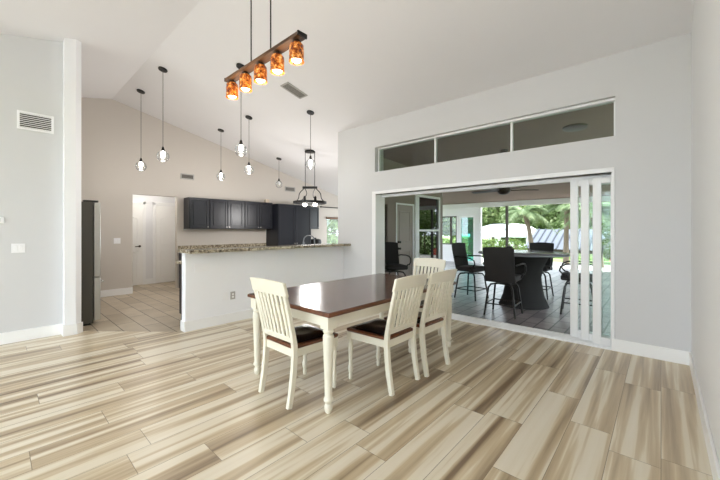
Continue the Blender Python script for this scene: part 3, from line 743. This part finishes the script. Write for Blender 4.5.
# amber light bar over the table
LX, LY0, LY1, LZ = 1.585, 2.035, 3.215, 2.885
t = thing('linear_chandelier', 'rustic wooden light bar with five mottled amber glass jar shades', 'chandelier', (LX, (LY0 + LY1) / 2, LZ))
hl = (LY1 - LY0) / 2
MB().box(-.042, -hl, -.015, .042, hl, .015).build('bar', M['barwood'], t, bevel=.004)
for y in (-hl, hl): MB().box(-.044, y - .006, -.017, .044, y + .006, .017).build('end_cap', M['black'], t)
zc = ceilz(LX) - LZ
for y in (.21 - .05, -.16): MB().cyl((0, y, .02), (0, y, zc - .02), .006, n=8).build('hanging_rod', M['black'], t)
MB().box(-.06, -.25, zc - .035, .06, .25, zc - .016).build('canopy', M['black'], t)
for k in range(5):
    y = -hl + .07 + k * (2 * hl - .14) / 4
    s_ = MB().lathe([(.020, -.015), (.020, -.024), (.036, -.030), (.036, -.038)], (0, y, 0), 16).build('socket', M['bronze'], t)
    g = MB().lathe([(.030, -.038), (.046, -.046), (.055, -.060), (.057, -.10), (.057, -.17), (.059, -.185)], (0, y, 0), 24, cap=False).build('glass_shade', M['amber'], t)
    MB().lathe([(.012, -.038), (.02, -.07), (.034, -.11), (.042, -.15), (.038, -.175), (.02, -.19), (0, -.193)], (0, y, 0), 16).build('bulb', M['bulbwarm'], g)
for y in (2.3, 2.64, 2.98): point('amber_lamp', (LX, y, 2.60), 3, (1, .88, .72))
point('hall_fill', (2.5, 9.15, 2.38), 8, (1, .96, .9), .1)  # lamp added to brighten the hall
t = thing('added_hall_dome', 'added white dome light, unseen, in the hall beyond the opening', 'ceiling light', (2.5, 9.15, 2.5)); MB().lathe([(0, -.09), (.08, -.08), (.13, -.05), (.15, -.012), (.15, 0)], n=20).build('dome', M['plate'], t)  # unseen dome made up to go with the added hall lamp

# ------------------------------------------------------------------ patio
PZ = -.05
MB().box(XWO, -4.2, PZ - .08, 14.3, YN0, PZ).box(XE + .14, YN0, PZ - .08, 14.3, 9.5, PZ).build('floor_patio', M['paver'], kind=st)
pcz = lambda x: 3.16 - .068 * (x - 5)
MB().yprism([(XWO, pcz(XWO)), (14.3, pcz(14.3)), (14.3, pcz(14.3) + .1), (XWO, pcz(XWO) + .1)], -4.2, YN0).yprism([(XE + .14, pcz(XE)), (14.3, pcz(14.3)), (14.3, pcz(14.3) + .1), (XE + .14, pcz(XE) + .1)], YN0, 9.5).build('ceiling_patio', M['taupe'], kind=st)
MB().box(13.9, -4.2, 2.36, 14.08, 9.5, pcz(14.0)).build('trim_3', M['stucco'], kind=st)
def post(x, y, label):
    o = MB().box(-.045, -.045, 0, .045, .045, 2.36 - PZ).box(-.08, -.08, 0, .08, .08, .02).build('patio_post', M['postm'], loc=(x, y, PZ)); tag(o, label, 'post', 'screen posts at the outer patio edge')
post(13.98, 4.63, 'dark bronze patio post left of the palms'); post(13.98, 1.62, 'dark bronze patio post seen through the sliding door glass'); post(13.98, -1.6, 'dark bronze patio post at the far right, behind the door wall')
# far wing of the house
FX = 14.0
w = MB(); w.box(FX + .08, 5.75, PZ, FX + .22, 6.02, 2.36); w.box(FX + .08, 6.02, 2.02, FX + .22, 9.5, 2.36); w.box(FX + .08, 6.72, PZ, FX + .22, 6.86, 2.02); w.box(FX + .08, 6.86, PZ, FX + .22, 9.5, .72)
w.build('wall_far_wing', M['stucco'], kind=st)
dd = MB().yframe(6.02, PZ + .01, 6.72, 2.02, .07, FX + .10, FX + .18).build('door_4', M['vinyl'], kind=st); MB().box(FX + .135, 6.08, PZ + .07, FX + .145, 6.66, 1.96).build('pane', M['teal'], dd)
dd = MB().yframe(6.86, .72, 7.9, 2.02, .05, FX + .10, FX + .18).box(FX + .10, 7.12, .77, FX + .18, 7.20, 1.97).build('window_5', M['bronze'], kind=st); MB().box(FX + .135, 6.9, .76, FX + .145, 7.86, 1.98).build('pane', M['pane'], dd)

# patio ceiling fan and round disc
fx, fy = 6.99, 2.38
t = thing('ceiling_fan', 'dark bronze ceiling fan on a long rod over the patio table', 'fan', (fx, fy, pcz(fx)))
MB().lathe([(.04, -.09), (.075, -.05), (.08, 0)], n=20).build('canopy', M['bronze'], t)
FZ = 2.20 - pcz(fx)
MB().cyl((0, 0, -.03), (0, 0, FZ + .12), .014, n=10).build('downrod', M['bronze'], t)
MB().lathe([(.03, .15), (.10, .12), (.13, .05), (.13, -.02), (.09, -.07), (.03, -.09)], (0, 0, FZ), 24).build('motor_housing', M['bronze'], t)
for k in range(5):
    a = 2 * PI * k / 5 + .3; m = MB().prism([(.16, -.05), (.62, -.072), (.66, -.05), (.66, .05), (.62, .072), (.16, .05)], -.005, .005).box(.10, -.02, -.008, .2, .02, .004)
    m.build('blade', M['bronze'], t, loc=(0, 0, FZ), rot=(R(10), 0, a))
t = thing('ceiling_disc', 'round dark disc on the patio ceiling seen through the clerestory', 'ceiling fixture', (6.37, 1.04, pcz(6.37))); t.rotation_euler = (0, math.atan(.068), 0)
MB().lathe([(.12, -.03), (.17, -.02), (.18, 0)], n=28).build('plate', M['bronze'], t)

# patio table
px, py = 6.86, 1.97
t = thing('patio_table', 'round bar height patio table with grey top and dark flared wicker pedestal', 'table', (px, py, PZ))
MB().lathe([(.80, .975), (.82, .985), (.82, 1.0), (.805, 1.01)], n=48).build('tabletop', M['slate'], t)
MB().lathe([(.44, 0), (.42, .04), (.36, .2), (.32, .42), (.31, .55), (.34, .72), (.42, .90), (.46, .975)], n=36).build('pedestal', M['wicker'], t)
t = thing('candle_jar', 'small dark candle jar on the patio table', 'jar', (6.78, 2.2, PZ + 1.01))
MB().lathe([(.05, 0), (.058, .02), (.058, .09), (.05, .10)], n=18).build('jar', M['black'], t); MB().lathe([(.052, .10), (.052, .112), (.012, .12), (.012, .135)], n=18).build('lid', M['bronze'], t)

# bar chairs (face +y)
def bar_chair(label):
    t = thing('patio_bar_chair', label, 'chair', (0, 0, PZ), 0, 'bar chairs on the patio')
    SH = .60
    MB().box(-.245, -.22, SH - .02, .245, .25, SH + .075).build('seat', M['cushion'], t, bevel=.03)
    m = MB(); n = 10; prof = [(-.20, SH - .03), (-.235, SH + .12), (-.27, SH + .28), (-.30, SH + .42), (-.315, SH + .545)]
    for i in range(n + 1):
        u = i / n * 2 - 1
        for y, z in prof:
            dep = -.03 * (1 - u * u); hw = .235 + .02 * (z - SH)
            m.v += [(u * hw, y + dep - .011, z + (.018 * (1 - u * u) if z > SH + .5 else 0)), (u * hw, y + dep + .011, z + (.018 * (1 - u * u) if z > SH + .5 else 0))]
    k = len(prof) * 2
    for i in range(n):
        for j in range(len(prof) - 1):
            a = i * k + j * 2; b_ = a + k
            m.f += [(a, a + 2, b_ + 2, b_), (a + 1, b_ + 1, b_ + 3, a + 3)]
        a = i * k; b_ = a + k; m.f.append((a, b_, b_ + 1, a + 1)); a += k - 2; b_ += k - 2; m.f.append((a, a + 1, b_ + 1, b_))
    for i in (0, n):
        for j in range(len(prof) - 1): a = i * k + j * 2; m.f.append((a, a + 1, a + 3, a + 2) if i else (a, a + 2, a + 3, a + 1))
    m.build('backrest', M['sling'], t)
    for s_ in (-1, 1):
        p = [(s_ * .25, -.262, SH + .26), (s_ * .28, -.18, SH + .275), (s_ * .295, .02, SH + .28), (s_ * .30, .17, SH + .265), (s_ * .30, .245, SH + .22), (s_ * .295, .26, SH + .15), (s_ * .285, .21, SH + .09), (s_ * .27, .16, SH + .08), (s_ * .245, .15, SH + .02)]
        MB().tube(p, .014, 8).build('armrest', M['outmetal'], t)
    MB().lathe([(.13, SH - .075), (.13, SH - .06), (.05, SH - .055), (.05, SH - .02)], n=20).build('swivel', M['outmetal'], t)
    for sx in (-1, 1):
        for sy in (-1, 1):
            p = [(sx * .08, sy * .08, SH - .07), (sx * .16, sy * .16, SH - .08), (sx * .19, sy * .19, SH - .13), (sx * .22, sy * .22, .22), (sx * .245, sy * .245, 0)]
            MB().tube(p, .016, 8).build('leg', M['outmetal'], t)
    for a, b_ in (((-.223, -.223), (.223, -.223)), ((.223, -.223), (.223, .223)), ((.223, .223), (-.223, .223)), ((-.223, .223), (-.223, -.223))):
        MB().cyl((a[0], a[1], .2), (b_[0], b_[1], .2), .011, n=8).build('foot_rail', M['outmetal'], t)
    return t
bc = bar_chair('dark bar chair in front of the patio table with its back to the room'); bc.location = (5.86, 2.0, PZ); bc.rotation_euler = (0, 0, R(-86))
dup(bc, (6.80, 2.98, PZ), R(172), 'dark bar chair at the left side of the patio table, seen side on')
dup(bc, (7.92, 1.98, PZ), R(90), 'dark bar chair on the far side of the patio table, only its back showing')
dup(bc, (6.78, 1.06, PZ), R(8), 'dark bar chair at the right of the patio table, partly behind the door frame')
dup(bc, (5.93, 4.38, PZ), R(150), 'dark bar chair by the taupe patio door, beside the left jamb')

# ------------------------------------------------------------------ outside
MB().box(14.3, -30, -.3, 17.2, 30, -.07).box(-60, -4.2, -.3, XB - .15, 9.9, -.07).build('ground_deck', M['deck'], kind=st)  # section behind the room is unseen, made pale against green bounce
MB().box(17.2, -60, -2.4, 19.5, 60, -.08).box(-60, -60, -2.4, 14.3, -4.2, -.14).box(-60, 9.9, -2.4, 14.3, 60, -.14).build('ground_lawn', M['grass'], kind=st)
MB().box(19.5, -80, -2.6, 34, 80, -1.7).build('canal_water', M['water'], kind=st)
MB().box(34, -100, -2.6, 120, 100, -1.0).build('ground_far_bank', M['grass'], kind=st)

def leaves(mb, blobs, n, size, seed):
    rnd = random.Random(seed)
    tot = sum(b[3] * b[4] * b[5] for b in blobs)
    for (x, y, z, a, b_, c_) in blobs:
        for _ in range(int(n * a * b_ * c_ / tot)):
            while True:
                p = Vector((rnd.uniform(-1, 1), rnd.uniform(-1, 1), rnd.uniform(-1, 1)))
                if .2 < p.length < 1: break
            p = p.normalized() * (p.length ** .45)
            q = Vector((x + p.x * a, y + p.y * b_, z + p.z * c_))
            d = Vector((rnd.gauss(0, 1), rnd.gauss(0, 1), rnd.gauss(0, .6))).normalized(); e = d.cross(Vector((rnd.gauss(0, 1), rnd.gauss(0, 1), rnd.gauss(0, 1)))).normalized()
            s_ = size * rnd.uniform(.6, 1.3)
            k = len(mb.v); mb.v += [tuple(q - d * s_), tuple(q + e * s_ * .45), tuple(q + d * s_), tuple(q - e * s_ * .45)]; mb.f.append((k, k + 1, k + 2, k + 3))
def build_leaves(mb, name, mat, parent=None):
    me = bpy.data.meshes.new(name); me.from_pydata(mb.v, [], mb.f); me.materials.append(mat); o = bpy.data.objects.new(name, me); COL.objects.link(o); o.parent = parent; return o
def shrub(name, label, cat, x, y, z, blobs, n, size, mat, stems, seed, group=None):
    t = thing(name, label, cat, (x, y, z), 0, group)
    m = MB(); leaves(m, blobs, n, size, seed); build_leaves(m, 'foliage', mat, t)
    s_ = MB()
    for p in stems: s_.tube(p[0], p[1], 8)
    s_.build('trunk' if 'tree' in name else 'stems', M['bark'], t); return t
# clipped hedge on the seawall
shrub('hedge', 'clipped green hedge along the seawall beyond the patio', 'hedge', 18.3, 7.6, -.08, [(0, y, .5, .5, .75, .5) for y in (-1.8, -1.0, -.2, .6, 1.4, 2.2, 3.0)], 5200, .07, M['leafA'], [([(0, y, 0), (0, y, .5)], .03) for y in (-1.5, 0, 1.5, 2.8)], 3)
shrub('flowering_bush', 'low bush with red flowers behind the patio table', 'bush', 16.2, .95, -.07, [(0, 0, .28, .35, .55, .26)], 500, .05, M['red'], [([(0, 0, 0), (0, .1, .25)], .015)], 5)
for i, (x, y, h) in enumerate(((18.2, 1.1, 2.3), (17.4, -.85, 3.7), (17.2, -3.2, 3.2))):
    shrub('tall_shrub', ['tall dense green shrub beyond the patio behind the sliding door glass', 'tall dense green shrub in the middle of the garden edge to the right', 'tall dense green shrub furthest right along the garden edge'][i], 'shrub', x, y, -.08, [(0, 0, h * .3, .8, .95, h * .3), (0, .1, h * .7, .7, .85, h * .3)], 2600, .09, M['leafA'], [([(0, 0, 0), (0, 0, h * .5)], .05)], 120 + i, 'tall shrubs along the garden edge')
# palms
def palm(x, y, h, lean, label, seed, fl=1.35):
    rnd = random.Random(seed); t = thing('palm_tree', label, 'palm', (x, y, -.08), 0, 'palms beyond the patio')
    p = [(0, 0, 0), (lean[0] * .15, lean[1] * .15, h * .35), (lean[0] * .5, lean[1] * .5, h * .7), (lean[0], lean[1], h)]
    MB().tube(p, [.13, .10, .09, .10], 10).build('trunk', M['bark'], t)
    for k in range(19):
        a = 2 * PI * k / 19 + rnd.uniform(-.2, .2); el = rnd.uniform(.0, 1.2); le = fl * rnd.uniform(.8, 1.1)
        d = Vector((math.cos(a), math.sin(a), 0)); pts = []
        for i in range(9):
            u = i / 8; pts.append(Vector((lean[0], lean[1], h)) + d * (le * u * math.cos(el * (1 - u * .3))) + Vector((0, 0, le * (math.sin(el) * u - .75 * u * u))))
        m = MB().tube(pts, [.014 * (1 - .7 * i / 8) for i in range(9)], 5)
        sd = d.cross(Vector((0, 0, 1)))
        for i in range(24):
            u = .12 + .88 * i / 24; f = u * 8; j = min(int(f), 7); c_ = pts[j].lerp(pts[j + 1], f - j); tt = (pts[j + 1] - pts[j]).normalized()
            ll = .36 * math.sin(PI * min(1, u * .85 + .12)) * fl / 1.35 + .04
            for s_ in (-1, 1):
                e = (sd * s_ * .8 + tt * .55 + Vector((0, 0, -.35))).normalized(); w_ = tt * .018
                m.add([c_ - w_, c_ + w_, c_ + e * ll * .6 + w_ * .8 + Vector((0, 0, .01)), c_ + e * ll + Vector((0, 0, -.05)), c_ + e * ll * .6 - w_ * .8], [(0, 1, 2, 3, 4)])
        build_leaves(m, 'frond', M['leafP'], t)
    return t
palm(16.0, 4.2, 2.2, (.1, .35), 'palm with drooping fronds just right of the bronze post', 11)
palm(16.9, 3.1, 2.55, (0, -.05), 'straight trunked palm behind the middle of the patio table', 12, 1.5)
palm(15.9, 1.75, 2.2, (.1, .3), 'palm with a curved trunk nearest the sliding door frame', 13)
# boat canopy and dock roof in the canal
t = thing('boat_canopy', 'white arched boat canopy beyond the hedge', 'canopy', (25, 8.25, -1.75))
m = MB(); n = 14; arc_ = [(math.cos(PI * k / n) * 1.75, .95 * math.sin(PI * k / n) ** .7) for k in range(n + 1)]
poly = [(y, 2.66 + z) for y, z in arc_] + [(y * .97, 2.66 + z * .96) for y, z in arc_[::-1]]
for i in range(n):
    a, b_ = arc_[i], arc_[i + 1]; m.xprism([(a[0], 2.66 + a[1]), (b_[0], 2.66 + b_[1]), (b_[0] * .97, 2.66 + b_[1] * .95), (a[0] * .97, 2.66 + a[1] * .95)], -1.5, 1.2)
m.xprism([(y, 2.66 + z) for y, z in arc_], -1.5, -1.46); m.build('cover', M['canvas'], t, angle=60)
for x in (-1.3, 1.0):
    for y in (-1.68, 1.68): MB().cyl((x, y, 0), (x, y, 2.7), .06, n=10).build('leg', M['steel'], t)
t = thing('dock_roof', 'low grey metal dock roof with raised seams behind the palms', 'roof', (20.6, 3.3, -1.75))
m = MB(); y0, y1 = -3.6, 2.55
m.yprism([(-.2, 2.02), (2.4, 3.12), (2.4, 3.18), (-.2, 2.08)], y0, y1)
sm_ = MB()
for k in range(17): yy = y0 + .2 + k * (y1 - y0 - .4) / 16; sm_.yprism([(-.2, 2.08), (2.4, 3.18), (2.4, 3.24), (-.2, 2.14)], yy - .025, yy + .025)
m.build('roof_sheet', M['metalroof'], t); sm_.build('roof_seams', M['seam'], t)
MB().box(-.24, y0, 1.92, -.19, y1, 2.1).build('fascia', M['bronze'], t)
for x in (0, 2.3):
    for y in (y0 + .3, -.5, y1 - .3): MB().cyl((x, y, 0), (x, y, 2.05 if x < 1 else 3.05), .08, n=10).build('leg', M['bark'], t)
t = thing('far_house', 'pale house with a flat white roof across the canal', 'house', (52, 10, -1.0))
MB().box(-4, -9, 0, 4, 8, 3.1).build('walls', M['stucco'], t); MB().box(-4.4, -9.4, 3.1, 4.4, 8.4, 3.5).build('roof', M['canvas'], t)
for y in (-6, -2, 2, 6): MB().box(-4.03, y - .7, 1.0, -3.99, y + .7, 2.3).build('window', M['mirrorpane'], t)
# trees across the canal
rnd = random.Random(21)
k = 0
for x, y, h in ((37, 26, 7), (37, 21.1, 7.5), (37, 16.2, 6.5), (37, 11.3, 7), (37, 6.4, 6.5), (37, 1.5, 7), (37, -3.4, 7.5), (37, -8.4, 8), (37, -13.4, 8), (42, 26.8, 8), (42, 21.2, 8.5), (42, 15.6, 8), (42, 10.1, 8.5), (42, 4.5, 8.5), (42, -1.2, 9), (62, 16, 10), (62, 6, 10), (62, 26, 11)):
    bl = [(rnd.uniform(-.7, .7), rnd.uniform(-.7, .7), h * rnd.uniform(.3, .85), 1.4, 1.4, 1.4) for _ in range(7)]
    shrub('tree', 'yellow green leafy tree across the canal, seen under the patio beam', 'tree', x, y, -1.0, bl, 4400, .33, M['leafB'], [([(0, 0, 0), (.1, 0, h * .4), (0, .1, h * .75)], [.22, .16, .06])], 30 + k, 'trees across the canal'); k += 1
for x, y, h in ((7, -11, 5.5), (11, -12, 6.5), (15, -10.5, 6), (19, -11, 6)):
    bl = [(rnd.uniform(-.7, .7), rnd.uniform(-.7, .7), h * rnd.uniform(.2, .85), 1.4, 1.4, 1.5) for _ in range(7)]
    shrub('tree', 'green leafy tree in the side garden, mirrored in the nook window', 'tree', x, y, -.14, bl, 2200, .2, M['leafB'], [([(0, 0, 0), (.1, 0, h * .4), (0, .1, h * .75)], [.2, .14, .06])], 60 + k, 'trees in the side garden'); k += 1
shrub('tree', 'green leafy tree outside the nook window', 'tree', 11.7, 12.4, -.14, [(0, 0, 1.4, 2.0, 1.2, 1.4), (-.6, .3, 2.6, 1.6, 1.2, 1)], 3200, .16, M['leafB'], [([(0, 0, 0), (0, 0, 2)], .1)], 99)

# ------------------------------------------------------------------ light, world, camera
W = bpy.data.worlds.new('sky'); SC.world = W; W.use_nodes = True
nt = W.node_tree; bg = nt.nodes['Background']; bg.inputs['Color'].default_value = (.79, .905, 1.0, 1); bg.inputs['Strength'].default_value = 3.0
al = bpy.data.lights.new('back_opening_fill', 'AREA'); al.shape = 'RECTANGLE'; al.size = 5.4; al.size_y = 2.6; al.energy = 3; al.color = (.84, .93, 1)  # area lamp added in the unseen back opening to brighten the room
ao = bpy.data.objects.new('back_opening_fill', al); COL.objects.link(ao); ao.location = (XB - .05, 2.85, 1.36); ao.rotation_euler = (R(90), 0, R(-90))
al = bpy.data.lights.new('nook_opening_fill', 'AREA'); al.shape = 'RECTANGLE'; al.size = 2.6; al.size_y = 1.5; al.energy = 24; al.color = (.9, .96, 1)  # added area lamp, brightens the nook from its unseen end opening
ao = bpy.data.objects.new('nook_opening_fill', al); COL.objects.link(ao); ao.location = (XE + .1, 6.85, 1.4); ao.rotation_euler = (R(90), 0, R(90))
s_ = bpy.data.lights.new('sun', 'SUN'); s_.energy = 2.4; s_.angle = R(2); s_.color = (1, .95, .86)
so = bpy.data.objects.new('sun', s_); COL.objects.link(so); so.location = (5, -10, 20)
d = Vector((-.05, .62, -.85)); so.rotation_euler = d.to_track_quat('-Z', 'Y').to_euler()

cam = bpy.data.cameras.new('camera'); co = bpy.data.objects.new('camera', cam); COL.objects.link(co)
cam.sensor_fit = 'HORIZONTAL'; cam.sensor_width = 36; cam.lens = 332 / 720 * 36; cam.shift_y = -10 / 720; cam.clip_start = .03; cam.clip_end = 400
co.location = (0, 0, 1.39); co.rotation_euler = (R(90), 0, R(42.2 - 90)); SC.camera = co

vs = SC.view_settings; vs.view_transform = 'Standard'; vs.look = 'None'; vs.gamma = 1; vs.use_curve_mapping = False; vs.exposure = 1.2
SC.cycles.max_bounces = 10; SC.cycles.diffuse_bounces = 6; SC.cycles.transparent_max_bounces = 16
SC.cycles.caustics_reflective = False; SC.cycles.caustics_refractive = False; SC.cycles.sample_clamp_indirect = 4
